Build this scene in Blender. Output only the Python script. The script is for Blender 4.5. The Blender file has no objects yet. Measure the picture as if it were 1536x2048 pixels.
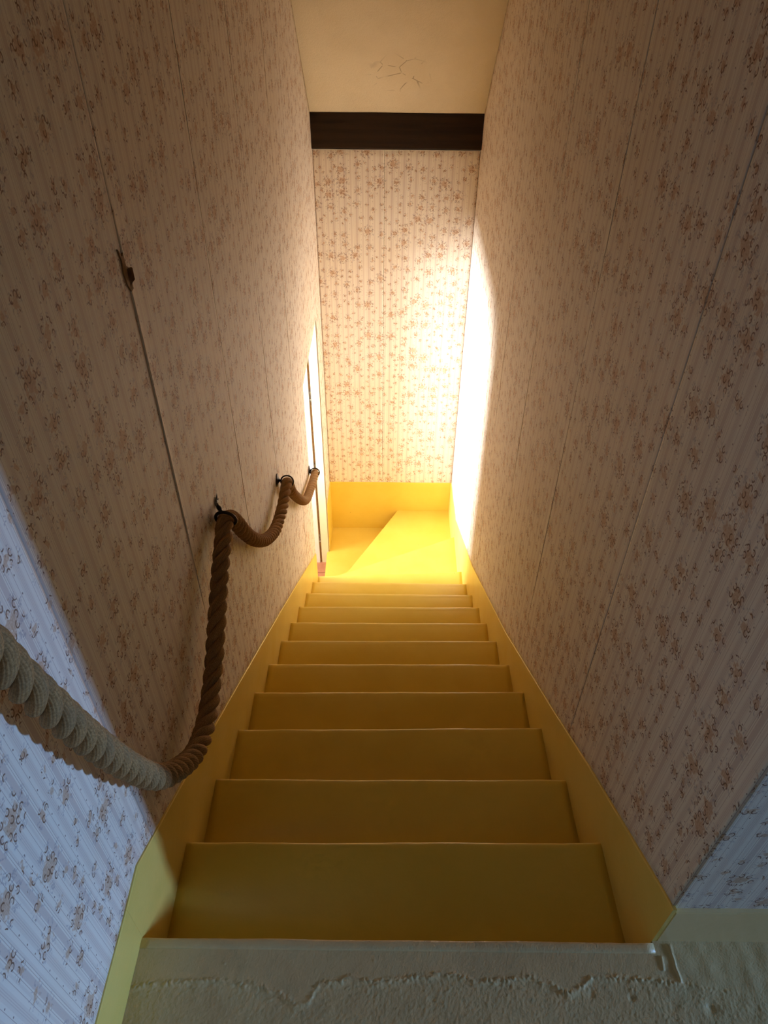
import bpy, bmesh, math, random
from mathutils import Vector, Matrix, noise as mnoise

# ------------------------------------------------------------------ camera
C = bpy.context.scene.collection
SC = bpy.context.scene
ZO = 4.35                      # camera height above the tiled hall floor at the bottom
cam = bpy.data.cameras.new('camera')
cam.sensor_fit = 'VERTICAL'
cam.sensor_height = 36.0
cam.sensor_width = 27.0
cam.lens = 1420.0 / 2048.0 * 36.0
cam.clip_start = 0.02
co = bpy.data.objects.new('camera', cam)
C.objects.link(co)
_p = math.radians(40.5)
_r = math.atan(17 / 1660)
_R = Vector((1, 0, 0)); _U = Vector((0, math.sin(_p), math.cos(_p))); _F = Vector((0, math.cos(_p), -math.sin(_p)))
_x = math.cos(_r) * _R + math.sin(_r) * _U
_y = -math.sin(_r) * _R + math.cos(_r) * _U
m = Matrix((( _x.x, _y.x, -_F.x, 0), (_x.y, _y.y, -_F.y, 0), (_x.z, _y.z, -_F.z, ZO), (0, 0, 0, 1)))
co.matrix_world = m
SC.camera = co

# ------------------------------------------------------------------ world, light, exposure
SC.view_settings.view_transform = 'Standard'
SC.view_settings.look = 'None'
SC.view_settings.gamma = 1.0
SC.view_settings.use_curve_mapping = False
SC.view_settings.exposure = 0.74
SC.cycles.use_adaptive_sampling = True
SC.cycles.adaptive_threshold = 0.035
SC.cycles.max_bounces = 8
SC.cycles.diffuse_bounces = 7
SC.cycles.glossy_bounces = 4
w = bpy.data.worlds.new('world'); SC.world = w; w.use_nodes = True
w.node_tree.nodes['Background'].inputs[0].default_value = (0.75, 0.85, 1.0, 1)
w.node_tree.nodes['Background'].inputs[1].default_value = 0.12

def area(name, loc, aim, sx, sy, watts, col, spread=180):
    d = bpy.data.lights.new(name, 'AREA'); d.shape = 'RECTANGLE'
    d.size = sx; d.size_y = sy; d.energy = watts; d.color = col; d.spread = math.radians(spread)
    o = bpy.data.objects.new(name, d); C.objects.link(o)
    o.location = loc
    o.rotation_euler = (Vector(aim) - Vector(loc)).to_track_quat('-Z', 'Y').to_euler()
    return o
# daylight through the hall's glazed entrance, left of the foot of the stair
area('hall_daylight', (-2.30, 3.70, 1.52), (0.54, 3.90, 2.02), 0.88, 0.62, 52, (0.94, 0.97, 1.0), 78)
area('hall_bounce_fill', (-2.29, 3.70, 1.50), (-1.0, 3.75, 1.45), 0.88, 0.62, 36, (0.94, 0.97, 1.0))  # added wide fill, stands in for daylight bounced around the hall onto the winders
# daylight through the low landing window, right of and a little behind the photographer
area('landing_daylight', (6.06, -0.34, ZO - 0.55), (-0.48, 0.42, ZO - 1.45), 0.20, 0.60, 8.2, (0.28, 0.52, 1.0), 40)

# ------------------------------------------------------------------ node helpers
class NT:
    def __init__(s, name):
        s.m = bpy.data.materials.new(name); s.m.use_nodes = True
        s.t = s.m.node_tree; s.n = s.t.nodes; s.l = s.t.links
        s.b = s.n['Principled BSDF']
    def link(s, v, sock):
        if hasattr(v, 'is_output') or isinstance(v, bpy.types.NodeSocket): s.l.new(v, sock)
        elif v is not None: sock.default_value = v
    def math(s, op, a, b=None, c=None, clamp=False):
        n = s.n.new('ShaderNodeMath'); n.operation = op; n.use_clamp = clamp
        s.link(a, n.inputs[0])
        if b is not None: s.link(b, n.inputs[1])
        if c is not None: s.link(c, n.inputs[2])
        return n.outputs[0]
    def vec(s, op, a, b=None, c=None, scale=None):
        n = s.n.new('ShaderNodeVectorMath'); n.operation = op
        s.link(a, n.inputs[0])
        if b is not None: s.link(b, n.inputs[1])
        if c is not None: s.link(c, n.inputs[2])
        if scale is not None: s.link(scale, n.inputs['Scale'])
        return n.outputs['Value'] if op in ('LENGTH', 'DOT_PRODUCT', 'DISTANCE') else n.outputs['Vector']
    def mix(s, f, a, b):
        n = s.n.new('ShaderNodeMix'); n.data_type = 'RGBA'
        s.link(f, n.inputs['Factor']); s.link(a, n.inputs['A']); s.link(b, n.inputs['B'])
        n.inputs
        for i in n.inputs:
            pass
        return n
    def mixc(s, f, a, b, blend='MIX'):
        n = s.n.new('ShaderNodeMix'); n.data_type = 'RGBA'; n.blend_type = blend
        s.link(f, n.inputs[0]); s.link(a, n.inputs[6]); s.link(b, n.inputs[7])
        return n.outputs[2]
    def mixv(s, f, a, b):
        n = s.n.new('ShaderNodeMix'); n.data_type = 'VECTOR'
        s.link(f, n.inputs[0]); s.link(a, n.inputs[4]); s.link(b, n.inputs[5])
        return n.outputs[1]
    def noise(s, vec, scale, detail=3, rough=0.5, dim='3D'):
        n = s.n.new('ShaderNodeTexNoise'); n.noise_dimensions = dim
        if vec is not None: s.link(vec, n.inputs['Vector'])
        n.inputs['Scale'].default_value = scale; n.inputs['Detail'].default_value = detail
        n.inputs['Roughness'].default_value = rough
        return n.outputs['Fac']
    def vor(s, vec, scale, feature='F1', dim='3D', rnd=1.0):
        n = s.n.new('ShaderNodeTexVoronoi'); n.voronoi_dimensions = dim; n.feature = feature
        s.link(vec, n.inputs['Vector']); n.inputs['Scale'].default_value = scale
        n.inputs['Randomness'].default_value = rnd
        return n
    def ramp(s, f, stops, interp='LINEAR'):
        n = s.n.new('ShaderNodeValToRGB'); n.color_ramp.interpolation = interp
        e = n.color_ramp.elements
        while len(e) < len(stops): e.new(0.5)
        for q, (pos, col) in zip(e, stops): q.position = pos; q.color = (*col, 1) if len(col) == 3 else col
        s.link(f, n.inputs[0]); return n.outputs[0]
    def step(s, f, lo, hi):
        n = s.n.new('ShaderNodeMapRange'); n.interpolation_type = 'SMOOTHSTEP'
        s.link(f, n.inputs['Value']); n.inputs['From Min'].default_value = lo; n.inputs['From Max'].default_value = hi
        return n.outputs['Result']
    def bump(s, h, strength, dist=0.002):
        n = s.n.new('ShaderNodeBump'); n.inputs['Strength'].default_value = strength; n.inputs['Distance'].default_value = dist
        s.link(h, n.inputs['Height']); s.l.new(n.outputs[0], s.b.inputs['Normal']); return n
    def coord(s, which='Object'):
        return s.n.new('ShaderNodeTexCoord').outputs[which]
    def sep(s, v):
        n = s.n.new('ShaderNodeSeparateXYZ'); s.link(v, n.inputs[0]); return n.outputs
    def comb(s, x, y, z=0.0):
        n = s.n.new('ShaderNodeCombineXYZ'); s.link(x, n.inputs[0]); s.link(y, n.inputs[1]); s.link(z, n.inputs[2]); return n.outputs[0]
    def out(s, col, rough=0.5, spec=0.5):
        s.link(col if not isinstance(col, tuple) else (*col, 1), s.b.inputs['Base Color'])
        s.link(rough, s.b.inputs['Roughness']); s.b.inputs['Specular IOR Level'].default_value = spec
        return s.m

# ------------------------------------------------------------------ materials
def mat_wallpaper():
    s = NT('flowered_wallpaper')
    uv = s.coord('UV')
    x, y, _ = s.sep(uv)
    PW, PH = 0.59, 0.29
    # printed stripes
    fx = s.math('FRACT', s.math('DIVIDE', x, PW / 8))
    white, cream, mauve, pale, line = (.82, .74, .62), (.80, .715, .595), (.68, .565, .475), (.765, .67, .56), (.55, .435, .355)
    stops = [(0, mauve), (.15, white), (.185, line), (.197, white), (.235, line), (.247, pale), (.30, white), (.40, line), (.412, white),
             (.50, pale), (.56, mauve), (.575, pale), (.60, mauve), (.615, pale), (.64, mauve), (.655, pale), (.70, white), (.80, line), (.812, white),
             (.86, pale), (.92, white), (.955, line), (.965, white)]
    col = s.ramp(fx, stops, 'CONSTANT')
    # dotted lines
    dv = s.math('SUBTRACT', s.math('FRACT', s.math('DIVIDE', y, 0.034)), 0.5)
    du = s.math('SUBTRACT', fx, 0.45)
    dd = s.vec('LENGTH', s.comb(s.math('MULTIPLY', du, PW / 8), s.math('MULTIPLY', dv, 0.034 * .8)))
    dot = s.math('LESS_THAN', dd, 0.0014)
    col = s.mixc(s.math('MULTIPLY', dot, .8), col, (.20, .10, .07, 1))
    # bouquets: scattered big and medium ones, small sprigs between them
    def layer(cell, rnd, off, radii):
        v = s.vor(s.vec('ADD', uv, (off, off * .7, 0)), 1 / cell, dim='2D', rnd=rnd)
        q = s.vec('SUBTRACT', s.vec('ADD', uv, (off, off * .7, 0)), v.outputs['Position'])
        rad = s.sep(s.ramp(s.sep(v.outputs['Color'])[0], [(p, (c * 10, c * 10, c * 10)) for p, c in radii], 'CONSTANT'))[0]
        rad = s.math('MULTIPLY', rad, .1)
        q = s.vec('DIVIDE', q, s.comb(rad, rad, 1))
        return q, s.vec('LENGTH', q), rad
    q1, d1, r1 = layer(.080, .62, 0.0, [(0, .037), (.24, .025), (.62, .0165)])
    q2, d2, r2 = layer(.052, .8, 3.37, [(0, .0125), (.6, .0005)])
    d2 = s.math('ADD', d2, s.math('MULTIPLY', s.math('LESS_THAN', s.math('MULTIPLY', d1, r1), s.math('ADD', r1, .012)), 5))
    lt = s.math('LESS_THAN', d2, d1)
    bq = s.mixv(lt, q1, q2); best = s.math('MINIMUM', d1, d2)
    nz = s.noise(uv, 90, 2)
    nz2 = s.noise(uv, 260, 2)
    # thin grey-mauve leaf sprigs round the bouquet
    qx, qy, _ = s.sep(bq)
    ang = s.math('ARCTAN2', qy, qx)
    sp = s.math('COSINE', s.math('ADD', s.math('MULTIPLY', ang, 9), s.math('MULTIPLY', nz, 9)))
    leaf = s.math('MULTIPLY', s.step(sp, .45, .8), s.math('MULTIPLY', s.step(best, .55, .7), s.math('SUBTRACT', 1, s.step(best, 1.15, 1.3))))
    leaf = s.math('MULTIPLY', leaf, s.step(nz2, .40, .55))
    col = s.mixc(s.math('MULTIPLY', leaf, .55), col, (.36, .30, .31, 1))
    # tan blossom heart
    core = s.math('SUBTRACT', 1, s.step(s.math('ADD', best, s.math('MULTIPLY', s.math('SUBTRACT', nz, .5), 1.5)), .36, .56))
    tan = s.mixc(s.step(nz2, .4, .6), (.52, .29, .155, 1), (.62, .40, .25, 1))
    col = s.mixc(s.math('MULTIPLY', core, .72), col, tan)
    # dark petal curls
    v = s.vor(uv, 1 / 0.0175, dim='2D', rnd=.75)
    loc = s.vec('SUBTRACT', uv, v.outputs['Position'])
    lx, ly, _ = s.sep(loc)
    cr, cg, cb = s.sep(v.outputs['Color'])
    ll = s.vec('LENGTH', s.comb(s.math('MULTIPLY', lx, 1.3), ly))
    ring = s.math('SUBTRACT', 1, s.step(s.math('ABSOLUTE', s.math('SUBTRACT', ll, .0056)), .0009, .0018))
    ca = s.math('MULTIPLY', cr, 6.283)
    dirn = s.math('DIVIDE', s.math('ADD', s.math('MULTIPLY', lx, s.math('COSINE', ca)), s.math('MULTIPLY', ly, s.math('SINE', ca))), s.math('MAXIMUM', ll, 1e-4))
    gap = s.math('SUBTRACT', 1, s.step(dirn, .35, .7))
    inb = s.math('SUBTRACT', 1, s.step(best, .98, 1.06))
    curl = s.math('MULTIPLY', s.math('MULTIPLY', ring, gap), s.math('MULTIPLY', inb, s.math('GREATER_THAN', cg, .22)))
    heart = s.math('MULTIPLY', s.math('SUBTRACT', 1, s.step(ll, .002, .0035)), s.math('MULTIPLY', inb, .45))
    col = s.mixc(heart, col, (.60, .34, .18, 1))
    col = s.mixc(s.math('MULTIPLY', curl, .88), col, (.19, .075, .03, 1))
    # age: blotchy yellowing and fly specks
    ob = s.coord('Object')
    big = s.noise(ob, 1.7, 4, .6)
    col = s.mixc(s.math('MULTIPLY', s.step(big, .45, .75), .35), col, s.mixc(1.0, col, (.93, .82, .66, 1), 'MULTIPLY'))
    sv = s.vor(ob, 7.5)
    spk = s.math('MULTIPLY', s.math('LESS_THAN', sv.outputs['Distance'], .022), s.math('GREATER_THAN', s.sep(sv.outputs['Color'])[0], .60))
    col = s.mixc(s.math('MULTIPLY', spk, .8), col, (.08, .05, .03, 1))
    h = s.math('ADD', s.math('MULTIPLY', s.noise(ob, 30, 3), .5), s.math('MULTIPLY', s.noise(ob, 420, 2), .35))
    s.bump(h, .30, .002)
    return s.out(col, .62, .3)

def mat_paint():
    s = NT('yellow_gloss_paint')
    ob = s.coord('Object')
    a, b = s.noise(ob, 5, 4, .6), s.noise(ob, 38, 4, .6)
    col = s.mixc(s.step(a, .35, .7), (.80, .59, .10, 1), (.77, .55, .08, 1))
    sv = s.vor(ob, 14)
    spk = s.math('MULTIPLY', s.math('LESS_THAN', sv.outputs['Distance'], .035), s.math('GREATER_THAN', s.sep(sv.outputs['Color'])[0], .88))
    col = s.mixc(s.math('MULTIPLY', spk, .8), col, (.16, .09, .03, 1))
    h = s.math('ADD', s.math('MULTIPLY', b, .5), s.math('MULTIPLY', s.noise(ob, 170, 3), .4))
    s.bump(h, .22, .002)
    return s.out(col, s.math('ADD', .27, s.math('MULTIPLY', b, .14)), .45)

def mat_landing():
    s = NT('worn_floor_paint')
    ob = s.coord('Object')
    a = s.noise(ob, 9, 5, .65)
    col = s.mixc(s.step(a, .4, .7), (.70, .53, .27, 1), (.62, .455, .23, 1))
    h = s.math('ADD', s.math('MULTIPLY', s.noise(ob, 55, 4, .6), .6), s.math('MULTIPLY', s.noise(ob, 300, 3), .4))
    s.bump(h, .7, .0022)
    return s.out(col, .34, .5)

def mat_plain(name, c1, c2, scale=6, rough=.5, bump=.2, bscale=60, spec=.4, stretch=None):
    s = NT(name)
    ob = s.coord('Object')
    if stretch: ob = s.vec('MULTIPLY', ob, stretch)
    col = s.mixc(s.step(s.noise(ob, scale, 5, .6), .35, .68), (*c1, 1), (*c2, 1))
    s.bump(s.noise(ob, bscale, 4, .6), bump, .002)
    return s.out(col, rough, spec)

def mat_ceiling():
    s = NT('cream_ceiling_paint')
    ob = s.coord('Object')
    x, y, z = s.sep(ob)
    col = s.mixc(s.step(s.noise(ob, 4, 4, .6), .35, .7), (.75, .64, .45, 1), (.71, .60, .41, 1))
    # hairline cracks in one patch above the beam
    wob = s.vec('ADD', ob, s.vec('SCALE', s.n.new('ShaderNodeTexNoise').outputs['Color'], scale=.22))
    v = s.vor(wob, 9, 'DISTANCE_TO_EDGE')
    edge = s.math('SUBTRACT', 1, s.step(v.outputs['Distance'], .010, .030))
    dm = s.vec('LENGTH', s.vec('MULTIPLY', s.vec('SUBTRACT', ob, (.06, 4.40, ZO - .70)), (1.0, 1.2, 1.2)))
    msk = s.math('MULTIPLY', s.math('SUBTRACT', 1, s.step(dm, .10, .20)), s.step(s.noise(ob, 14, 2), .44, .52))
    col = s.mixc(s.math('MULTIPLY', s.math('MULTIPLY', edge, msk), .75), col, (.30, .22, .13, 1))
    s.bump(s.math('ADD', s.noise(ob, 70, 4, .6), s.math('MULTIPLY', s.noise(ob, 220, 3), .8)), .75, .0025)
    return s.out(col, .7, .25)

def mat_rope():
    s = NT('manila_rope')
    uv = s.coord('UV'); ob = s.coord('Object')
    x, y, _ = s.sep(uv)
    ph = s.math('ADD', s.math('MULTIPLY', x, 16), s.math('MULTIPLY', y, 150))
    yarn = s.math('SINE', s.math('MULTIPLY', ph, 6.283))
    nz = s.noise(ob, 350, 3, .6); nb = s.noise(ob, 22, 3)
    col = s.mixc(s.step(nz, .35, .65), (.31, .165, .062, 1), (.48, .275, .11, 1))
    col = s.mixc(s.math('MULTIPLY', s.step(yarn, -.4, -1), .35), col, (.13, .085, .045, 1))
    col = s.mixc(s.math('MULTIPLY', s.step(nb, .45, .7), .35), col, (.24, .165, .09, 1))
    h = s.math('ADD', s.math('MULTIPLY', yarn, .3), s.math('MULTIPLY', nz, .7))
    s.bump(h, .5, .0012)
    return s.out(col, .85, .2)

M = {
    'paper': mat_wallpaper(), 'paint': mat_paint(), 'landing': mat_landing(), 'ceiling': mat_ceiling(), 'rope': mat_rope(),
    'string': mat_plain('string_gloss_paint', (.81, .60, .155), (.78, .565, .13), 5, .27, .2, 50, .5),
    'pale': mat_plain('pale_yellow_gloss_paint', (.84, .65, .33), (.80, .60, .29), 6, .3, .22, 60, .5),
    'plaster': mat_plain('old_wall_plaster', (.42, .33, .25), (.34, .26, .19), 8, .85, .4),
    'beam': mat_plain('dark_stained_oak', (.034, .017, .007), (.019, .0095, .004), 5, .6, .5, 40, .15, (.25, 6, 6)),
    'cream': mat_plain('cream_gloss_paint', (.82, .76, .54), (.80, .73, .50), 7, .35, .15, 50),
    'white': mat_plain('white_gloss_paint', (.85, .84, .80), (.80, .79, .75), 6, .4, .1, 50),
    'hall': mat_plain('pale_hall_plaster', (.74, .70, .62), (.70, .66, .58), 4, .8, .2, 60),
    'iron': mat_plain('dark_bronze_iron', (.055, .036, .022), (.03, .02, .013), 40, .42, .3, 120, .5),
    'steel': mat_plain('dull_steel', (.30, .28, .25), (.15, .11, .08), 60, .4, .3, 120, .5),
    'tile': mat_plain('terracotta_tile', (.55, .24, .13), (.47, .19, .10), 12, .45, .25, 60),
    'grout': mat_plain('grey_grout', (.34, .31, .27), (.28, .25, .22), 30, .9, .3, 90),
    'torn': mat_plain('torn_paper_backing', (.24, .125, .05), (.33, .19, .085), 60, .85, .5, 90),
}
M['iron'].node_tree.nodes['Principled BSDF'].inputs['Metallic'].default_value = .7
M['steel'].node_tree.nodes['Principled BSDF'].inputs['Metallic'].default_value = .8

# ------------------------------------------------------------------ mesh helpers
def mesh_obj(name, bm, mat, parent=None, kind=None, smooth=False):
    me = bpy.data.meshes.new(name)
    bmesh.ops.recalc_face_normals(bm, faces=bm.faces[:])
    bm.to_mesh(me); bm.free()
    me.materials.append(mat)
    if smooth:
        me.polygons.foreach_set('use_smooth', [True] * len(me.polygons))
    o = bpy.data.objects.new(name, me); C.objects.link(o)
    if parent is not None:
        o.parent = parent
        o.matrix_parent_inverse = Matrix.Translation(-parent.location) if parent.type == 'EMPTY' else Matrix()
    if kind: o['kind'] = kind
    return o
def thing(name, label, cat, loc=(0, 0, 0), group=None):
    o = bpy.data.objects.new(name, None); C.objects.link(o); o.location = loc
    o.empty_display_size = .1
    o['label'] = label; o['category'] = cat
    if group: o['group'] = group
    return o
def tag(o, label, cat, group=None):
    o['label'] = label; o['category'] = cat
    if group: o['group'] = group
def box(bm, x0, x1, y0, y1, z0, z1):
    v = [bm.verts.new((x, y, z)) for x in (x0, x1) for y in (y0, y1) for z in (z0, z1)]
    for f in ((0, 1, 3, 2), (4, 6, 7, 5), (0, 4, 5, 1), (2, 3, 7, 6), (0, 2, 6, 4), (1, 5, 7, 3)):
        bm.faces.new([v[i] for i in f])
    return v
def prism(bm, poly, z0, z1):
    """vertical prism over an x,y polygon"""
    a = [bm.verts.new((p[0], p[1], z0)) for p in poly]; b = [bm.verts.new((p[0], p[1], z1)) for p in poly]
    bm.faces.new(a); bm.faces.new(b); n = len(poly)
    for i in range(n): bm.faces.new((a[i], a[(i + 1) % n], b[(i + 1) % n], b[i]))
def bevel(bm, w, seg=2):
    bmesh.ops.bevel(bm, geom=bm.edges[:], offset=w, segments=seg, affect='EDGES', clamp_overlap=True)
def interp(x, xs, ys):
    if x <= xs[0]: return ys[0]
    for i in range(len(xs) - 1):
        if x <= xs[i + 1]: return ys[i] + (ys[i + 1] - ys[i]) * (x - xs[i]) / (xs[i + 1] - xs[i])
    return ys[-1]
def nz(x, y, z=0.0): return mnoise.noise(Vector((x, y, z)))

# plan of the stair: inner faces of the two painted strings, and the wallpaper just behind them
PY = [-3, .5, .8, 1.05, 1.3, 2.1, 2.7, 3.5, 4.7]
PL = [-.470, -.470, -.474, -.476, -.477, -.474, -.467, -.455, -.447]
PR = [.540, .540, .534, .528, .526, .527, .533, .543, .552]
FL = lambda Y: interp(Y, PY, PL)
FR = lambda Y: interp(Y, PY, PR)
WL = lambda Y: FL(Y) - .006
WR = lambda Y: FR(Y) + .006
# top edge of the strings (world z)
TL = lambda Y: ZO + interp(Y, [-2, .601, 1.393, 3.5, 3.6], [-1.425, -1.423, -1.953, -3.359, -3.43])
TR = lambda Y: ZO + interp(Y, [.53, .537, .969, 2.004, 3.091, 4.11, 4.7], [-1.402, -1.409, -1.675, -2.381, -3.059, -3.584, -3.64])
LAND = ZO - 1.558
CEIL = lambda Y: min(ZO + .95, ZO - .903 - 1.01 * (Y - 4.6))
TOP = ZO + .95

# ------------------------------------------------------------------ walls
def poly_slab(bm, f, y0, y1, z0, z1, t):
    """slab standing on the plan curve f between y0 and y1, thickness t to the outside"""
    ys = [y0] + [q for q in PY if y0 < q < y1] + [y1]
    prism(bm, [(f(q), q) for q in ys] + [(f(q) + t, q) for q in reversed(ys)], z0, z1)
OY0, OY1, OZ = 3.476, 4.335, ZO - 2.045       # doorway in the left wall: jambs and head
gl = lambda Y: WL(Y) - .0022
gr = lambda Y: WR(Y) + .0022
bm = bmesh.new()
poly_slab(bm, gl, -1.6, OY0, 0, TOP + .1, -.30)
poly_slab(bm, gl, OY0, OY1, OZ, TOP + .1, -.30)
poly_slab(bm, gl, OY1, 4.75, 0, TOP + .1, -.30)
wall_left = mesh_obj('wall_left', bm, M['plaster'], kind='structure')
bm = bmesh.new()
poly_slab(bm, gr, .5345, 4.75, 0, TOP + .1, .16)
wall_right = mesh_obj('wall_right', bm, M['plaster'], kind='structure')
bm = bmesh.new(); box(bm, .7105, 6.12, .5345, .69, LAND - .2, TOP + .1)
wall_landing = mesh_obj('wall_landing', bm, M['plaster'], kind='structure')
bm = bmesh.new(); box(bm, -.75, .72, 4.643, 4.80, 0, TOP)
wall_far = mesh_obj('wall_far', bm, M['plaster'], kind='structure')
bm = bmesh.new(); box(bm, -.78, 6.12, -1.75, -1.6, LAND - .2, TOP + .1)
wall_near = mesh_obj('wall_near', bm, M['hall'], kind='structure')
# outer landing wall with its low window
bm = bmesh.new()
wy0, wy1, wz0, wz1 = -.48, -.20, ZO - .88, ZO - .22
box(bm, 6.00, 6.12, -1.6, wy0, LAND - .2, TOP + .1); box(bm, 6.00, 6.12, wy1, .69, LAND - .2, TOP + .1)
box(bm, 6.00, 6.12, wy0, wy1, LAND - .2, wz0); box(bm, 6.00, 6.12, wy0, wy1, wz1, TOP + .1)
wall_outer = mesh_obj('wall_outer', bm, M['hall'], kind='structure')
bm = bmesh.new()
for a in ((wy0 - .05, wy0, wz0 - .05, wz1 + .05), (wy1, wy1 + .05, wz0 - .05, wz1 + .05)): box(bm, 5.983, 5.9995, *a)
for a in ((wz0 - .05, wz0), (wz1, wz1 + .05)): box(bm, 5.983, 5.9995, wy0, wy1, *a)
mesh_obj('window_1', bm, M['white'], kind='structure')

def strip(parent, P, u0, u1, bot, top, lift=None, step=.07, uoff=0.0, name='wallpaper_strip'):
    """one drop of wallpaper: a thin sheet on the surface P(u, z, out) between u0 and u1"""
    us = [u0, u0 + .006, u0 + .02, u0 + .045]
    n = max(1, int((u1 - u0 - .09) / step)); us += [u0 + .045 + (u1 - u0 - .065) * i / n for i in range(1, n + 1)] + [u1 - .006, u1]
    us = sorted(set(q for q in us if u0 <= q <= u1))
    H = max(top(q) - bot(q) for q in us); rows = max(2, int(H / step))
    bm = bmesh.new(); uvl = bm.loops.layers.uv.new('UVMap')
    F, B = [], []
    for u in us:
        fr, br = [], []
        for j in range(rows + 1):
            z = bot(u) + (top(u) - bot(u)) * j / rows
            e = .0012 + .0016 * (nz(u * 1.9, z * 1.3, uoff) + .5 * nz(u * 6, z * 5, uoff + 3)) * min(1, (u - u0) / .05, (u1 - u) / .05)
            if lift: e += lift(u - u0, z)
            fr.append(bm.verts.new(P(u, z, e))); br.append(bm.verts.new(P(u, z, -.0015)))
        F.append(fr); B.append(br)
    def quad(a, b, c, d, uv):
        f = bm.faces.new((a, b, c, d)); f.smooth = True
        for l, q in zip(f.loops, uv): l[uvl].uv = q
    for i in range(len(us) - 1):
        for j in range(rows):
            q = [(us[i], j, i), (us[i + 1], j, i + 1), (us[i + 1], j + 1, i + 1), (us[i], j + 1, i)]
            uv = [(a + uoff, bot(a) + (top(a) - bot(a)) * jj / rows) for a, jj, _ in q]
            quad(F[i][j], F[i + 1][j], F[i + 1][j + 1], F[i][j + 1], uv)
    n = len(us) - 1
    for j in range(rows):
        for i in (0, n): quad(F[i][j], F[i][j + 1], B[i][j + 1], B[i][j], [(us[i] + uoff, 0)] * 4)
    for i in range(n):
        for j in (0, rows): quad(F[i][j], F[i + 1][j], B[i + 1][j], B[i][j], [(us[i] + uoff, 0)] * 4)
    return mesh_obj(name, bm, M['paper'], parent)

PLf = lambda u, z, e: (WL(u) + e, u, z)
PRf = lambda u, z, e: (WR(u) - e, u, z)
botL = lambda Y: TL(Y) - .03
def lift_tear(d, z):
    zz = z - ZO
    k = max(0, min(1, (zz + 1.45) / .35, (-.40 - zz) / .12))
    return .0028 * k * max(0, 1 - d / .022) ** 1.5
def lift_small(d, z): return .0010 * max(0, 1 - d / .02) * (.5 + .5 * math.sin(z * 5))
seamsL = [-1.6, -.46, .095, .685, 1.283, 1.888, 2.495, 3.105, OY0]
for i in range(len(seamsL) - 1):
    a, b = seamsL[i] + .0005, seamsL[i + 1] - .0005
    strip(wall_left, PLf, a, b, botL, CEIL, lift_tear if abs(seamsL[i] - 1.283) < .01 else lift_small, uoff=.13)
strip(wall_left, PLf, OY0 + .0007, OY1 - .0007, lambda Y: OZ, CEIL, uoff=.13)
strip(wall_left, PLf, OY1 + .0007, 4.640, lambda Y: 0.1, CEIL, uoff=.13)
seamsR = [.532, 1.128, 1.722, 2.325, 2.925, 3.33, 3.925, 4.640]
for i in range(len(seamsR) - 1):
    strip(wall_right, PRf, seamsR[i] + .0005, seamsR[i + 1] - .0005, lambda Y: TR(Y) - .03, CEIL, lift_small, uoff=.31)
PFf = lambda u, z, e: (u, 4.6405 - e, z)
for a, b in ((WL(4.64) + .002, -.02), (-.02, WR(4.64) - .002)):
    strip(wall_far, PFf, a + .0005, b - .0005, lambda q: ZO - 4.2, lambda q: ZO - 1.09, uoff=.05)
PGf = lambda u, z, e: (u, .5322 - e, z)
for a, b in ((WR(.53) - .0012, 1.135), (1.135, 1.73), (1.73, 2.33), (2.33, 2.92), (2.92, 5.999)):
    strip(wall_landing, PGf, a + .0005, b - .0005, lambda q: LAND + .02, lambda q: TOP, uoff=.2)

# torn spot on the second seam of the left wall: bare brown backing and a curled flap
ty, tz = 1.281, ZO - .505
bm = bmesh.new()
pts = [(-.020, .036), (-.006, .018), (.002, .022), (.004, -.01), (.016, -.012), (.015, -.05), (.003, -.052), (-.010, -.034), (-.016, -.01), (-.012, .012)]
ctr = bm.verts.new((WL(ty) + .0042, ty, tz)); vs = [bm.verts.new((WL(ty) + .0040, ty + a, tz + b)) for a, b in pts]
vb = [bm.verts.new((WL(ty) - .001, ty + a, tz + b)) for a, b in pts]
for i in range(len(vs)):
    j = (i + 1) % len(vs); bm.faces.new((ctr, vs[i], vs[j])); bm.faces.new((vs[i], vb[i], vb[j], vs[j]))
o = mesh_obj('torn_patch', bm, M['torn'], wall_left); o['label'] = 'torn brown spot where the paper is off'
bm = bmesh.new()
row = []
for i in range(7):
    t = i / 6; a = t * 2.3
    row.append([bm.verts.new((WL(ty) + .0045 + .007 * (1 - math.cos(a)) * .7, ty + .001 + .010 * math.sin(a), tz - .008 - k * .034 * (1 - .35 * t))) for k in (0, .5, 1)])
for i in range(6):
    for k in range(2): bm.faces.new((row[i][k], row[i + 1][k], row[i + 1][k + 1], row[i][k + 1]))
bmesh.ops.solidify(bm, geom=bm.faces[:], thickness=.0006)
o = mesh_obj('torn_flap', bm, M['torn'], wall_left, smooth=True)

# ------------------------------------------------------------------ ceiling and beam
bm = bmesh.new()
yk = 4.6 - (.903 + .95) / 1.01
prof = [(-1.75, TOP), (yk, TOP), (4.63, ZO - .903 - 1.01 * .03), (4.63, TOP + .12), (-1.75, TOP + .12)]
nseg = 24; cols = []
xs = [-.80, -.49] + [-.44 + 1.0 * i / nseg for i in range(nseg + 1)] + [.60, 6.12]
ys = [-1.75, yk] + [yk + (4.52 - yk) * i / 30 for i in range(1, 31)] + [4.52 + .115 * i / 14 for i in range(1, 15)]
G = []
for x in xs:
    r = []
    for y in ys:
        d = .004 * nz(x * 2.2, y * 2.2) if y > yk else 0
        sag = .055 * min(1, max(0, (4.6 - y) / .085)) ** .55
        r.append(bm.verts.new((x, y, min(TOP, ZO - .903 - 1.01 * (y - 4.6)) + d * .8 + sag * .6)))
    G.append(r)
for i in range(len(xs) - 1):
    for j in range(len(ys) - 1): bm.faces.new((G[i][j], G[i + 1][j], G[i + 1][j + 1], G[i][j + 1]))
geo = bmesh.ops.extrude_face_region(bm, geom=bm.faces[:])
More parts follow.
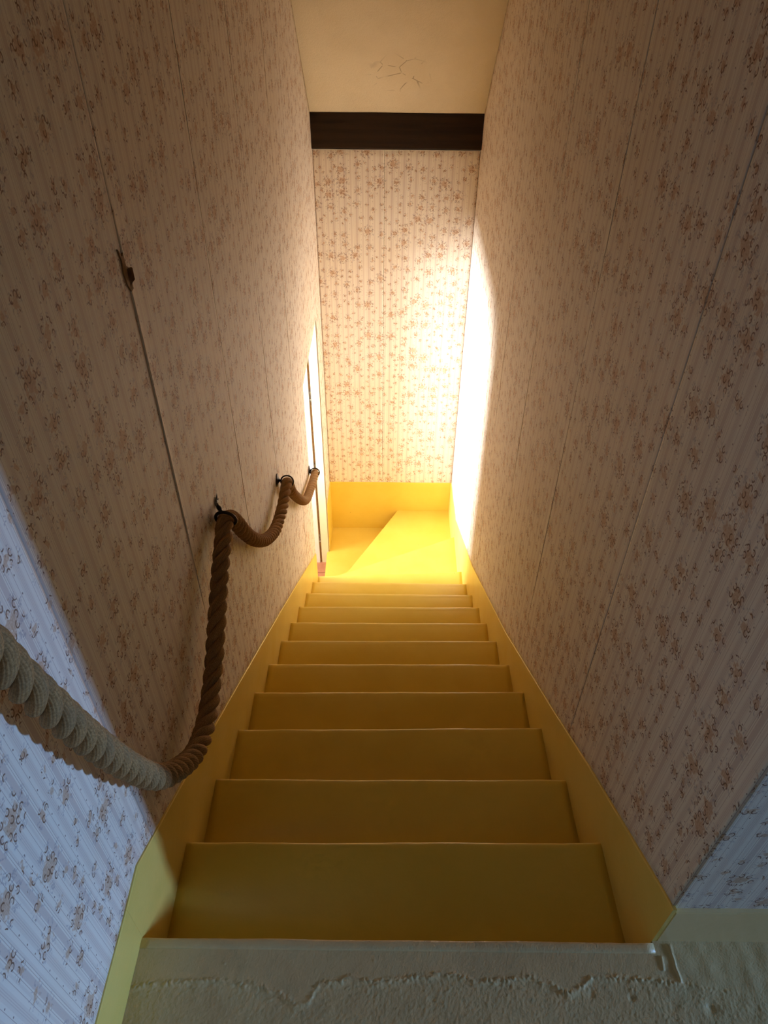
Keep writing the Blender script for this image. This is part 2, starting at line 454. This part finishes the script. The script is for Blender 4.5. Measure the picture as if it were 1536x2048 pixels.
for v in geo['geom']:
    if isinstance(v, bmesh.types.BMVert): v.co.z = TOP + .14
mesh_obj('ceiling', bm, M['ceiling'], kind='structure', smooth=True)

bm = bmesh.new()
nx = 26
sec = [(0.0, -.910), (.008, -.903), (.038, -.903), (.038, -1.100), (.006, -1.100), (0.0, -1.094)]
R0 = []
for i in range(nx + 1):
    x = -.4555 + 1.0125 * i / nx
    R0.append([bm.verts.new((x, 4.6 + a + .0018 * nz(x * 5, b * 9, 4), ZO + b + .0025 * nz(x * 4, b * 3, 7))) for a, b in sec])
for i in range(nx):
    for k in range(6): bm.faces.new((R0[i][k], R0[i + 1][k], R0[i + 1][(k + 1) % 6], R0[i][(k + 1) % 6]))
bm.faces.new(R0[0]); bm.faces.new(list(reversed(R0[-1])))
o = mesh_obj('ceiling_beam', bm, M['beam'])
bt = bmesh.new()
R1 = []
for i in range(27):
    x = -.4525 + 1.005 * i / 26; w = .0012 * nz(x * 16, 3)
    R1.append([bt.verts.new((x, 4.606 + w, ZO - 1.1035)), bt.verts.new((x, 4.606 + w, ZO - 1.1065 - abs(w))), bt.verts.new((x, 4.636, ZO - 1.112)), bt.verts.new((x, 4.636, ZO - 1.1035))])
for a, b in zip(R1, R1[1:]):
    for k in range(4): bt.faces.new((a[k], b[k], b[(k + 1) % 4], a[(k + 1) % 4]))
mesh_obj('trim_1', bt, M['hall'], kind='structure')
tag(o, 'dark brown wooden beam across the far wall under the sloping ceiling', 'beam')

# ------------------------------------------------------------------ landing floor and skirtings
ridge = [(-.466, .433), (-.434, .439), (-.369, .445), (-.303, .446), (-.226, .438), (-.186, .424), (-.156, .408), (-.133, .412), (-.112, .441), (-.056, .451), (.002, .446), (.068, .455), (.136, .459), (.192, .447), (.289, .457), (.334, .441), (.36, .429), (.403, .454), (.461, .458), (.517, .453), (.56, .451), (.62, .440), (.75, .43)]
rx, ry = [q[0] for q in ridge], [q[1] for q in ridge]
def land_h(x, y):
    r = interp(x, rx, ry) + .004 * nz(x * 30, 3) + .003 * nz(x * 80, 5)
    d = y - r                               # > 0 : far, smooth side
    fade = max(0, min(1, (.74 - x) / .2))
    h = .0026 * fade * math.exp(-(d / .0055) ** 2) * (.35 + 1.5 * abs(nz(x * 120, y * 120)))
    h += .0016 * fade * (1 / (1 + math.exp(-d / .004)))
    k = 1 / (1 + math.exp((d - .0) / .006))
    h += k * (.0003 * nz(x * 45, y * 45) + .0007 * abs(nz(x * 110, y * 110, 2)) + .0008 * max(0, nz(x * 200, y * 200, 9)))
    h += .0011 * math.exp(-((d + .008) / .014) ** 2) * fade * max(0, nz(x * 160, y * 160, 4))
    h += .0012 * nz(x * 6, y * 6)
    if x > .545: h += .0012 * nz(x * 40, y * 40, 5)
    lx = .572 - .10 * (y - .50) * 1.4 * .5
    if .45 < y < .515: h += .0034 * math.exp(-((x - lx - .003 * nz(y * 60, 1)) / .0022) ** 2)
    if .47 < y < .495: h += .002 * math.exp(-((x - .548 - .1 * (y - .47)) / .0025) ** 2)
    for cx_, cy_, s_, a_ in ((.62, .41, .010, -.003), (.475, .425, .006, -.002), (.40, .43, .006, -.0018), (.10, .42, .006, -.001), (-.30, .475, .002, .0012), (-.01, .482, .0025, .001)):
        h += a_ * math.exp(-((x - cx_) ** 2 + (y - cy_) ** 2) / s_ ** 2)
    return h
bm = bmesh.new()
x0, x1, y0, y1 = -.470, 1.05, .335, .5005
NX, NY = 760, 100
G = []
for i in range(NX + 1):
    x = x0 + (x1 - x0) * i / NX
    G.append([bm.verts.new((x, y0 + (y1 - y0) * j / NY, LAND - .0015 + land_h(x, y0 + (y1 - y0) * j / NY))) for j in range(NY + 1)])
G2 = []
for i in range(130):
    x = .5402 + (x1 - .5402) * i / 129
    G2.append([bm.verts.new((x, y1 + (.5340 - y1) * j / 12, LAND - .0015 + land_h(x, y1 + (.5340 - y1) * j / 12))) for j in range(13)])
for i in range(129):
    for j in range(12):
        f = bm.faces.new((G2[i][j], G2[i + 1][j], G2[i + 1][j + 1], G2[i][j + 1])); f.smooth = True
for i in range(NX):
    for j in range(NY):
        f = bm.faces.new((G[i][j], G[i + 1][j], G[i + 1][j + 1], G[i][j + 1])); f.smooth = True
box(bm, -.49, 6.00, -1.6, y0 + .002, LAND - .2, LAND)
box(bm, x1 - .002, 6.00, y0 + .002, .5345, LAND - .2, LAND)
box(bm, -.474, x1, y0 + .002, y1, LAND - .2, LAND - .012)
box(bm, .5400, x1, y1, .5345, LAND - .2, LAND - .012)
mesh_obj('floor', bm, M['landing'], kind='structure')

def board(bm, pts_top, f, side, t, zbot):
    """painted string/skirting following plan curve f; rounded top edge"""
    R = []
    for (y, zt) in pts_top:
        X = f(y); s = side
        R.append([bm.verts.new((X, y, zbot(y))), bm.verts.new((X, y, zt - .003)), bm.verts.new((X - s * .0015, y, zt)), bm.verts.new((X - s * t, y, zt)), bm.verts.new((X - s * t, y, zbot(y)))])
    for a, b in zip(R, R[1:]):
        for k in range(5): bm.faces.new((a[k], b[k], b[(k + 1) % 5], a[(k + 1) % 5]))
    bm.faces.new(R[0]); bm.faces.new(list(reversed(R[-1])))
bm = bmesh.new()
board(bm, [(y, TL(y)) for y in (-1.598, -.5, .3, .5199)], FL, 1, .0078, lambda y: LAND - .02)
mesh_obj('baseboard_left', bm, M['string'], kind='structure')
bm = bmesh.new(); v = box(bm, .5492, 5.998, .522, .5335, LAND - .003, ZO - 1.418); bevel(bm, .002)
mesh_obj('baseboard_landing', bm, M['pale'], kind='structure')
bm = bmesh.new()
xs = [-.4535 + 1.010 * i / 20 for i in range(21)]
R = [[bm.verts.new((x, 4.632 - .0012 * nz(x * 4, 1), ZO - 4.2)), bm.verts.new((x, 4.632 - .0012 * nz(x * 4, 2), ZO - 3.640)), bm.verts.new((x, 4.6345, ZO - 3.636)), bm.verts.new((x, 4.6425, ZO - 3.636)), bm.verts.new((x, 4.6425, ZO - 4.2))] for x in xs]
for a, b in zip(R, R[1:]):
    for k in range(5): bm.faces.new((a[k], b[k], b[(k + 1) % 5], a[(k + 1) % 5]))
mesh_obj('baseboard_far', bm, M['paint'], kind='structure')
bm = bmesh.new(); board(bm, [(OY1 + .001, ZO - 3.634), (4.632, ZO - 3.636)], FL, 1, .0078, lambda y: 0.05)
mesh_obj('baseboard_doorway', bm, M['paint'], kind='structure')

# ------------------------------------------------------------------ staircase
stair = thing('staircase', 'steep yellow-painted staircase turning left on winders at its foot', 'staircase', (0, 2.0, 0))
NYs = [.52, .795, 1.055, 1.325, 1.58, 1.845, 2.125, 2.395, 2.665, 2.94, 3.215, 3.49]
NZs = [-1.558, -1.735, -1.910, -2.073, -2.230, -2.408, -2.600, -2.787, -2.968, -3.158, -3.349, -3.546]
TI = [-.006, -.010, -.008, -.014, -.010, -.007, -.006, -.005, -.003, .001, .002, -.030]      # left-right tilt
TH = .030
def tread(ya, yb, z, tilt, seed, landing=False):
    """straight tread between ya (back) and yb (nosing): rounded nose, slightly uneven paint line"""
    bm = bmesh.new(); N = 44; R = []
    for i in range(N + 1):
        t = i / N; yc = (ya + yb) / 2
        w = .0022 * nz(t * 5, seed) + .0009 * nz(t * 23, seed)
        h = .0012 * nz(t * 4, seed + 5) + .0005 * nz(t * 30, seed)
        L0, L1 = FL(yb) - .001, FR(yb) + .001
        B0, B1 = FL(ya) - .001, FR(ya) + .001
        x = L0 + (L1 - L0) * t; xb = B0 + (B1 - B0) * t
        zz = ZO + z + -tilt * (2 * t - 1)
        rid = .0010 + .0005 * nz(t * 14, seed + 2)
        prof = [(ya, 0), (yb - .034, .0), (yb - .027, rid * .6), (yb - .021, rid), (yb - .011, .0008 + h), (yb - .0055, -.0006 + h), (yb - .0016, -.0042 + h), (yb, -.0095 + h), (yb, -TH + .006), (yb - .006, -TH), (ya, -TH)]
        R.append([bm.verts.new((xb if k in (0, 10) else x, y + (w if k not in (0, 10) else 0), zz + dz + .0008 * nz(t * 3, k * .7, seed))) for k, (y, dz) in enumerate(prof)])
    n = len(R[0])
    for a, b in zip(R, R[1:]):
        for k in range(n): bm.faces.new((a[k], b[k], b[(k + 1) % n], a[(k + 1) % n])).smooth = True
    bm.faces.new(R[0]); bm.faces.new(list(reversed(R[-1])))
    return bm
for i in range(1, 12):
    mesh_obj('tread', tread(NYs[i - 1] - .022, NYs[i], NZs[i], TI[i], i * 3.7), M['paint'], stair)
# the landing's own nosing strip
bm = tread(.4985, .52, NZs[0], TI[0] * .3, 1.3)
bm.free()
bm = bmesh.new(); N = 60; R = []
for i in range(N + 1):
    t = i / N; x = -.4708 + 1.012 * t
    w = .0018 * nz(t * 6, 2) + .0010 * nz(t * 31, 3); h = .0008 * nz(t * 17, 8)
    prof = [(.4995, .0005), (.5015, .0022 + h), (.508, .0026), (.514, .002 + h), (.5185, .0002 + h), (.520, -.005), (.520, -.030), (.4995, -.030)]
    R.append([bm.verts.new((x, y + (w if 1 < k < 7 else 0), LAND + dz)) for k, (y, dz) in enumerate(prof)])
for a, b in zip(R, R[1:]):
    for k in range(8): bm.faces.new((a[k], b[k], b[(k + 1) % 8], a[(k + 1) % 8])).smooth = True
bm.faces.new(R[0]); bm.faces.new(list(reversed(R[-1])))
mesh_obj('landing_nosing', bm, M['landing'], stair)
for i in range(12):
    yy = NYs[i]; zt = ZO + NZs[i] - TH - .0003
    zb = ZO + (NZs[i + 1] if i < 11 else -3.735) - TH * .3
    bm = bmesh.new(); ya, yb = yy - .036, yy - .018
    prism(bm, [(FL(ya) - .0015, ya), (FR(ya) + .0015, ya), (FR(yb) + .0015, yb), (FL(yb) - .0015, yb)], zb, zt + abs(TI[i]) * .0)
    mesh_obj('riser', bm, M['paint'], stair)
# winders
def winder(poly, nose, z, name='tread'):
    bm = bmesh.new(); prism(bm, poly, ZO + z - TH, ZO + z)
    es = [e for e in bm.edges if all(abs(v.co.z - (ZO + z)) < 1e-5 for v in e.verts) and
          all(min((v.co.xy - Vector(q)).length for q in nose) < 1e-4 for v in e.verts)]
    bmesh.ops.bevel(bm, geom=es, offset=.005, segments=3, affect='EDGES')
    return mesh_obj(name, bm, M['paint'], stair)
def riser_line(a, b, zt, zb, off):
    d = (Vector(b) - Vector(a)).normalized(); n = Vector((d.y, -d.x))        # n points back up the stair
    bm = bmesh.new(); p = [Vector(a) + n * off, Vector(b) + n * off, Vector(b) + n * (off + .018), Vector(a) + n * (off + .018)]
    prism(bm, p, ZO + zb, ZO + zt); mesh_obj('riser', bm, M['paint'], stair)
z12, z13, z14 = -3.737, -3.937, -4.140
a12, b12 = (-.452, 3.590), (.5515, 4.082)
a13, b13 = (-.446, 3.560), (.114, 4.6325)
winder([(FL(3.46) - .001, 3.462), (FR(3.46) + .001, 3.462), (FR(4.08) + .001, 4.082), b12, a12, (FL(3.59) - .001, 3.592)], (a12, b12), z12)
winder([(-.452, 3.49), (.10, 3.68), (.552, 3.94), (.553, 4.6325), b13, a13, (-.453, 3.56)], (a13, b13), z13)
winder([(-.4755, 3.4775), (-.25, 3.4775), (.20, 4.36), (.20, 4.6325), (-.4475, 4.6325), (-.452, OY1 - .0015), (-.4755, OY1 - .0015)], ((-.4755, 3.4775), (-.4755, OY1 - .0015)), z14)
riser_line(a12, b12, z12 - TH, z13, .016)
riser_line(a13, b13, z13 - TH, z14, .016)
bm = bmesh.new(); box(bm, -.474, -.460, 3.5066, OY1 - .002, .0, ZO + z14 - TH); mesh_obj('riser', bm, M['paint'], stair)
# strings
bm = bmesh.new()
board(bm, [(y, TL(y)) for y in (.5202, .590, .601, .612, .8, 1.05, 1.393, 1.8, 2.3, 2.7, 3.1, 3.468)], FL, 1, .0078, lambda y: TL(y) - .52)
mesh_obj('string', bm, M['string'], stair)
bm = bmesh.new()
board(bm, [(y, TR(y)) for y in (.5215, .537, .7, .969, 1.3, 1.7, 2.004, 2.4, 2.7, 3.091, 3.5, 3.8, 4.0, 4.11, 4.2, 4.631)], FR, -1, .0078, lambda y: max(.05, TR(y) - .56))
mesh_obj('string', bm, M['string'], stair)

# ------------------------------------------------------------------ doorway at the foot, and the hall beyond
door = bpy.data.objects.new('door_1', None); C.objects.link(door); door.location = (-.5, 3.92, 0); door['kind'] = 'structure'
xl = WL(3.9)
bm = bmesh.new(); box(bm, xl - .063, xl - .0035, OY1 - .012, OY1 - .0002, .0, OZ - .001); bevel(bm, .0015)
mesh_obj('jamb', bm, M['cream'], door)
bm = bmesh.new(); box(bm, xl - .063, WL(3.5) - .0035, OY0 + .0002, OY0 + .010, .0, OZ - .001); bevel(bm, .0015)
mesh_obj('jamb', bm, M['cream'], door)
bm = bmesh.new(); box(bm, xl - .063, xl - .0035, OY0 + .011, OY1 - .013, OZ - .013, OZ - .0005); bevel(bm, .0015)
mesh_obj('head_lining', bm, M['cream'], door)
bm = bmesh.new(); box(bm, xl - .155, xl - .079, OY1 - .016, OY1 - .0002, 0, OZ - .001); bevel(bm, .002)
mesh_obj('frame_post', bm, M['white'], door)
bm = bmesh.new(); box(bm, xl - .155, xl - .079, OY0 + .0002, OY0 + .012, 0, OZ - .001); bevel(bm, .002)
mesh_obj('frame_post', bm, M['white'], door)
bm = bmesh.new(); box(bm, xl - .155, xl - .079, OY0 + .013, OY1 - .017, OZ - .014, OZ - .0005); bevel(bm, .002)
mesh_obj('frame_head', bm, M['white'], door)
bm = bmesh.new(); box(bm, xl - .0785, xl - .0635, OY1 - .0035, OY1 - .0002, 0, OZ - .001)
mesh_obj('rebate_strip', bm, M['torn'], door)
for z in (.36, 1.08, 1.72):
    bm = bmesh.new(); box(bm, xl - .0775, xl - .0645, OY1 - .0085, OY1 - .0036, z - .05, z + .05); bevel(bm, .002)
    hp = mesh_obj('hinge_plate', bm, M['steel'], door)
    for dz in (-.03, .03):
        bm = bmesh.new(); bmesh.ops.create_uvsphere(bm, u_segments=10, v_segments=6, radius=.005)
        bmesh.ops.transform(bm, matrix=Matrix.Translation((xl - .071, OY1 - .0085, z + dz)) @ Matrix.Diagonal((1, .4, 1, 1)), verts=bm.verts[:])
        mesh_obj('screw', bm, M['white' if dz < 0 else 'steel'], hp)
# hall shell
bm = bmesh.new(); box(bm, -2.45, -.4745, 2.3, 4.9, -.12, .076)
floor2 = mesh_obj('floor_hall', bm, M['grout'], kind='structure')
bt = bmesh.new(); box(bt, -.0985, .0985, -.0985, .0985, -.012, 0); bevel(bt, .002, 1)
first = None
for ix in range(4):
    for iy in range(5):
        if first is None:
            first = mesh_obj('tile', bt, M['tile'], floor2); t = first
        else:
            t = first.copy(); C.objects.link(t); t.parent = floor2
        t.location = (-.575 - .2 * ix, 3.505 + .1 + .2 * iy - .1, .088 - .0004 * ((ix * 3 + iy) % 4))
bm = bmesh.new(); box(bm, -2.45, -.7905, 4.9, 5.0, 0, 2.6); box(bm, -2.45, -.7905, 4.36, 4.9, 0, .0001)
mesh_obj('wall_hall_far', bm, M['hall'], kind='structure')
bm = bmesh.new(); box(bm, -2.45, -.7905, 2.2, 2.3, 0, 2.6); mesh_obj('wall_hall_near', bm, M['hall'], kind='structure')
bm = bmesh.new(); box(bm, -2.45, -.7905, 2.2, 5.0, 2.6, 2.7); mesh_obj('ceiling_hall', bm, M['hall'], kind='structure')
bm = bmesh.new()
box(bm, -2.45, -2.35, 2.2, 3.22, 0, 2.6); box(bm, -2.45, -2.35, 4.18, 5.0, 0, 2.6); box(bm, -2.45, -2.35, 3.22, 4.18, 1.87, 2.6); box(bm, -2.45, -2.35, 3.22, 4.18, 0, 1.17)
mesh_obj('wall_hall_outer', bm, M['hall'], kind='structure')

# ------------------------------------------------------------------ rope handrail and its hooks
def catmull(pts, n=14):
    P = [Vector(q) for q in pts]; out = []
    P = [P[0] * 2 - P[1]] + P + [P[-1] * 2 - P[-2]]
    for i in range(1, len(P) - 2):
        for k in range(n):
            t = k / n; a, b, c, d = P[i - 1:i + 3]
            out.append(.5 * ((2 * b) + (c - a) * t + (2 * a - 5 * b + 4 * c - d) * t * t + (3 * b - a - 3 * c + d) * t ** 3))
    out.append(P[-2]); return out
def resample(pts, ds):
    out = [pts[0].copy()]; acc = 0
    for a, b in zip(pts, pts[1:]):
        L = (b - a).length; p = 0
        while acc + (L - p) >= ds:
            p += ds - acc; acc = 0; out.append(a.lerp(b, p / L))
        acc += L - p
    return out
rope_pts = [(-.40, -.50, -.03), (-.39, -.30, -.42), (-.39, -.06, -.62), (-.40, .16, -.62), (-.42, .34, -.575), (-.43, .44, -.535), (-.43, .485, -.60), (-.427, .507, -.70), (-.42, .53, -.806), (-.42, .574, -.958), (-.42, .623, -1.098), (-.42, .68, -1.232), (-.42, .754, -1.343), (-.422, .865, -1.46), (-.425, .978, -1.504), (-.43, 1.099, -1.489), (-.433, 1.215, -1.425), (-.437, 1.332, -1.365), (-.441, 1.433, -1.328), (-.445, 1.495, -1.318),
            (-.446, 1.574, -1.377), (-.445, 1.67, -1.512), (-.443, 1.774, -1.642), (-.44, 1.931, -1.791), (-.437, 2.118, -1.91), (-.434, 2.286, -1.952), (-.431, 2.398, -1.945), (-.43, 2.455, -1.937),
            (-.43, 2.50, -1.975), (-.43, 2.560, -2.065), (-.43, 2.68, -2.195), (-.429, 2.857, -2.367), (-.428, 3.02, -2.491), (-.426, 3.23, -2.577), (-.424, 3.38, -2.622), (-.424, 3.432, -2.632), (-.424, 3.470, -2.640)]
path = resample(catmull([(a, b, ZO + c) for a, b, c in rope_pts]), .0055)
rope = thing('rope_handrail', 'thick twisted brown rope handrail hanging in swags along the left wall', 'rope', tuple(path[0]))
T = [(path[min(i + 1, len(path) - 1)] - path[max(i - 1, 0)]).normalized() for i in range(len(path))]
Nn = []; n0 = T[0].cross(Vector((1, 0, 0))).normalized()
for t in T:
    n0 = (n0 - t * n0.dot(t)).normalized(); Nn.append(n0.copy())
RS, RC, PITCH = .0118, .0132, .122
for k in range(3):
    cen = []
    for i, pt in enumerate(path):
        a = 2 * math.pi * (i * .0055 / PITCH + k / 3); b = T[i].cross(Nn[i])
        cen.append(pt + (Nn[i] * math.cos(a) + b * math.sin(a)) * RC * (1 + .05 * nz(i * .04, k * 9)))
    bm = bmesh.new(); uvl = bm.loops.layers.uv.new('UVMap'); rings = []; S = 14
    for i, c in enumerate(cen):
        t = (cen[min(i + 1, len(cen) - 1)] - cen[max(i - 1, 0)]).normalized()
        out = (c - path[i]); out = (out - t * out.dot(t)).normalized(); b = t.cross(out)
        rr = RS * (1 + .05 * nz(i * .07, k * 5 + 2))
        rings.append([bm.verts.new(c + (out * math.cos(2 * math.pi * j / S) + b * math.sin(2 * math.pi * j / S)) * rr) for j in range(S)])
    for i in range(len(rings) - 1):
        for j in range(S):
            f = bm.faces.new((rings[i][j], rings[i + 1][j], rings[i + 1][(j + 1) % S], rings[i][(j + 1) % S])); f.smooth = True
            for l, q in zip(f.loops, ((j / S, i * .0055), (j / S, (i + 1) * .0055), ((j + 1) / S, (i + 1) * .0055), ((j + 1) / S, i * .0055))): l[uvl].uv = q
    bm.faces.new(list(reversed(rings[0]))); bm.faces.new(rings[-1])
    mesh_obj('strand', bm, M['rope'], rope)
# loose fibres
rf = random.Random(11); bm = bmesh.new()
for _ in range(4200):
    i = rf.randrange(60, len(path) - 2); a = rf.uniform(0, 6.283); b = T[i].cross(Nn[i])
    o = Nn[i] * math.cos(a) + b * math.sin(a); sd = T[i].cross(o)
    p0 = path[i] + o * .0205; tip = p0 + o * rf.uniform(.002, .007) + T[i] * rf.uniform(-.008, .008) + sd * rf.uniform(-.006, .006)
    wv = (T[i] * rf.uniform(-1, 1) + sd * rf.uniform(-1, 1)).normalized() * .00028
    bm.faces.new((bm.verts.new(p0 - wv), bm.verts.new(p0 + wv), bm.verts.new(tip)))
o = mesh_obj('loose_fibres', bm, M['rope'], rope, kind='stuff')

def torus(bm, c, axis, R, r, n=28, m=10):
    q = Vector(axis).normalized().to_track_quat('Z', 'Y').to_matrix(); rings = []
    for i in range(n):
        a = 2 * math.pi * i / n; ring = []
        for j in range(m):
            b = 2 * math.pi * j / m
            ring.append(bm.verts.new(Vector(c) + q @ Vector(((R + r * math.cos(b)) * math.cos(a), (R + r * math.cos(b)) * math.sin(a), r * math.sin(b)))))
        rings.append(ring)
    for i in range(n):
        for j in range(m): bm.faces.new((rings[i][j], rings[(i + 1) % n][j], rings[(i + 1) % n][(j + 1) % m], rings[i][(j + 1) % m])).smooth = True
def lathe(bm, c, axis, prof, n=24):
    q = Vector(axis).normalized().to_track_quat('Z', 'Y').to_matrix(); R = []
    for (h, r) in prof: R.append([bm.verts.new(Vector(c) + q @ Vector((r * math.cos(2 * math.pi * i / n), r * math.sin(2 * math.pi * i / n), h))) for i in range(n)])
    for a, b in zip(R, R[1:]):
        for i in range(n): bm.faces.new((a[i], a[(i + 1) % n], b[(i + 1) % n], b[i])).smooth = True
    bm.faces.new(R[0]); bm.faces.new(list(reversed(R[-1])))
def hook(ros, ring, axis, label, ragged=False, R=.0275, r=.0036):
    ros = Vector((WL(ros[0]) + .0015, ros[0], ZO + ros[1])); ring = Vector((ring[0], ring[1], ZO + ring[2]))
    t = thing('rope_hook', label, 'hook', tuple(ros), 'ring hooks along the left wall')
    bm = bmesh.new()
    if ragged:
        lathe(bm, ros, (1, 0, 0), [(-.003, .010), (.003, .011), (.006, .007), (.007, .003)], 11)
        rr = random.Random(3)
        for i in range(9):
            a = i * .698 + rr.uniform(-.2, .2); L = rr.uniform(.016, .032)
            d = Vector((0, math.cos(a), math.sin(a))); s = Vector((0, -math.sin(a), math.cos(a))) * .0028
            v = [bm.verts.new(ros + Vector((.0012, 0, 0)) + d * .006 + s), bm.verts.new(ros + Vector((.0012, 0, 0)) + d * .006 - s), bm.verts.new(ros + d * L + Vector((rr.uniform(.003, .008), 0, 0))), bm.verts.new(ros + Vector((.006, 0, 0)) + d * .006)]
            for f in ((0, 1, 2), (0, 2, 3), (1, 3, 2), (0, 3, 1)): bm.faces.new([v[q] for q in f])
        mesh_obj('wall_plug', bm, M['steel'], t)
    else:
        lathe(bm, ros, (1, 0, 0), [(-.002, .030), (.002, .030), (.0045, .027), (.006, .018), (.010, .010), (.013, .007)])
        mesh_obj('rosette', bm, M['iron'], t)
    d = (ring - ros).normalized(); L = (ring - ros).length - R
    bm = bmesh.new(); lathe(bm, ros, d, [(.001, .0048), (L * .4, .0048), (L * .5, .0066), (L * .7, .0066), (L * .75, .0045), (L, .0045)], 14)
    mesh_obj('stem', bm, M['iron'], t)
    bm = bmesh.new(); torus(bm, ring, axis, R, r); mesh_obj('ring', bm, M['iron'], t)
    return t
hook((1.554, -1.298), (-.4430, 1.497, -1.310), (.1, 1, .15), 'nearest ring hook, its ragged fixing coming out of the left wall', True, .0285, .0048)
hook((2.470, -1.931), (-.4280, 2.462, -1.931), (0, 1, -.25), 'middle ring hook with round rosette, the only fully visible one')
hook((3.447, -2.618), (-.4230, 3.440, -2.626), (0, 1, -.2), 'farthest ring hook, at the doorway edge holding the rope end')
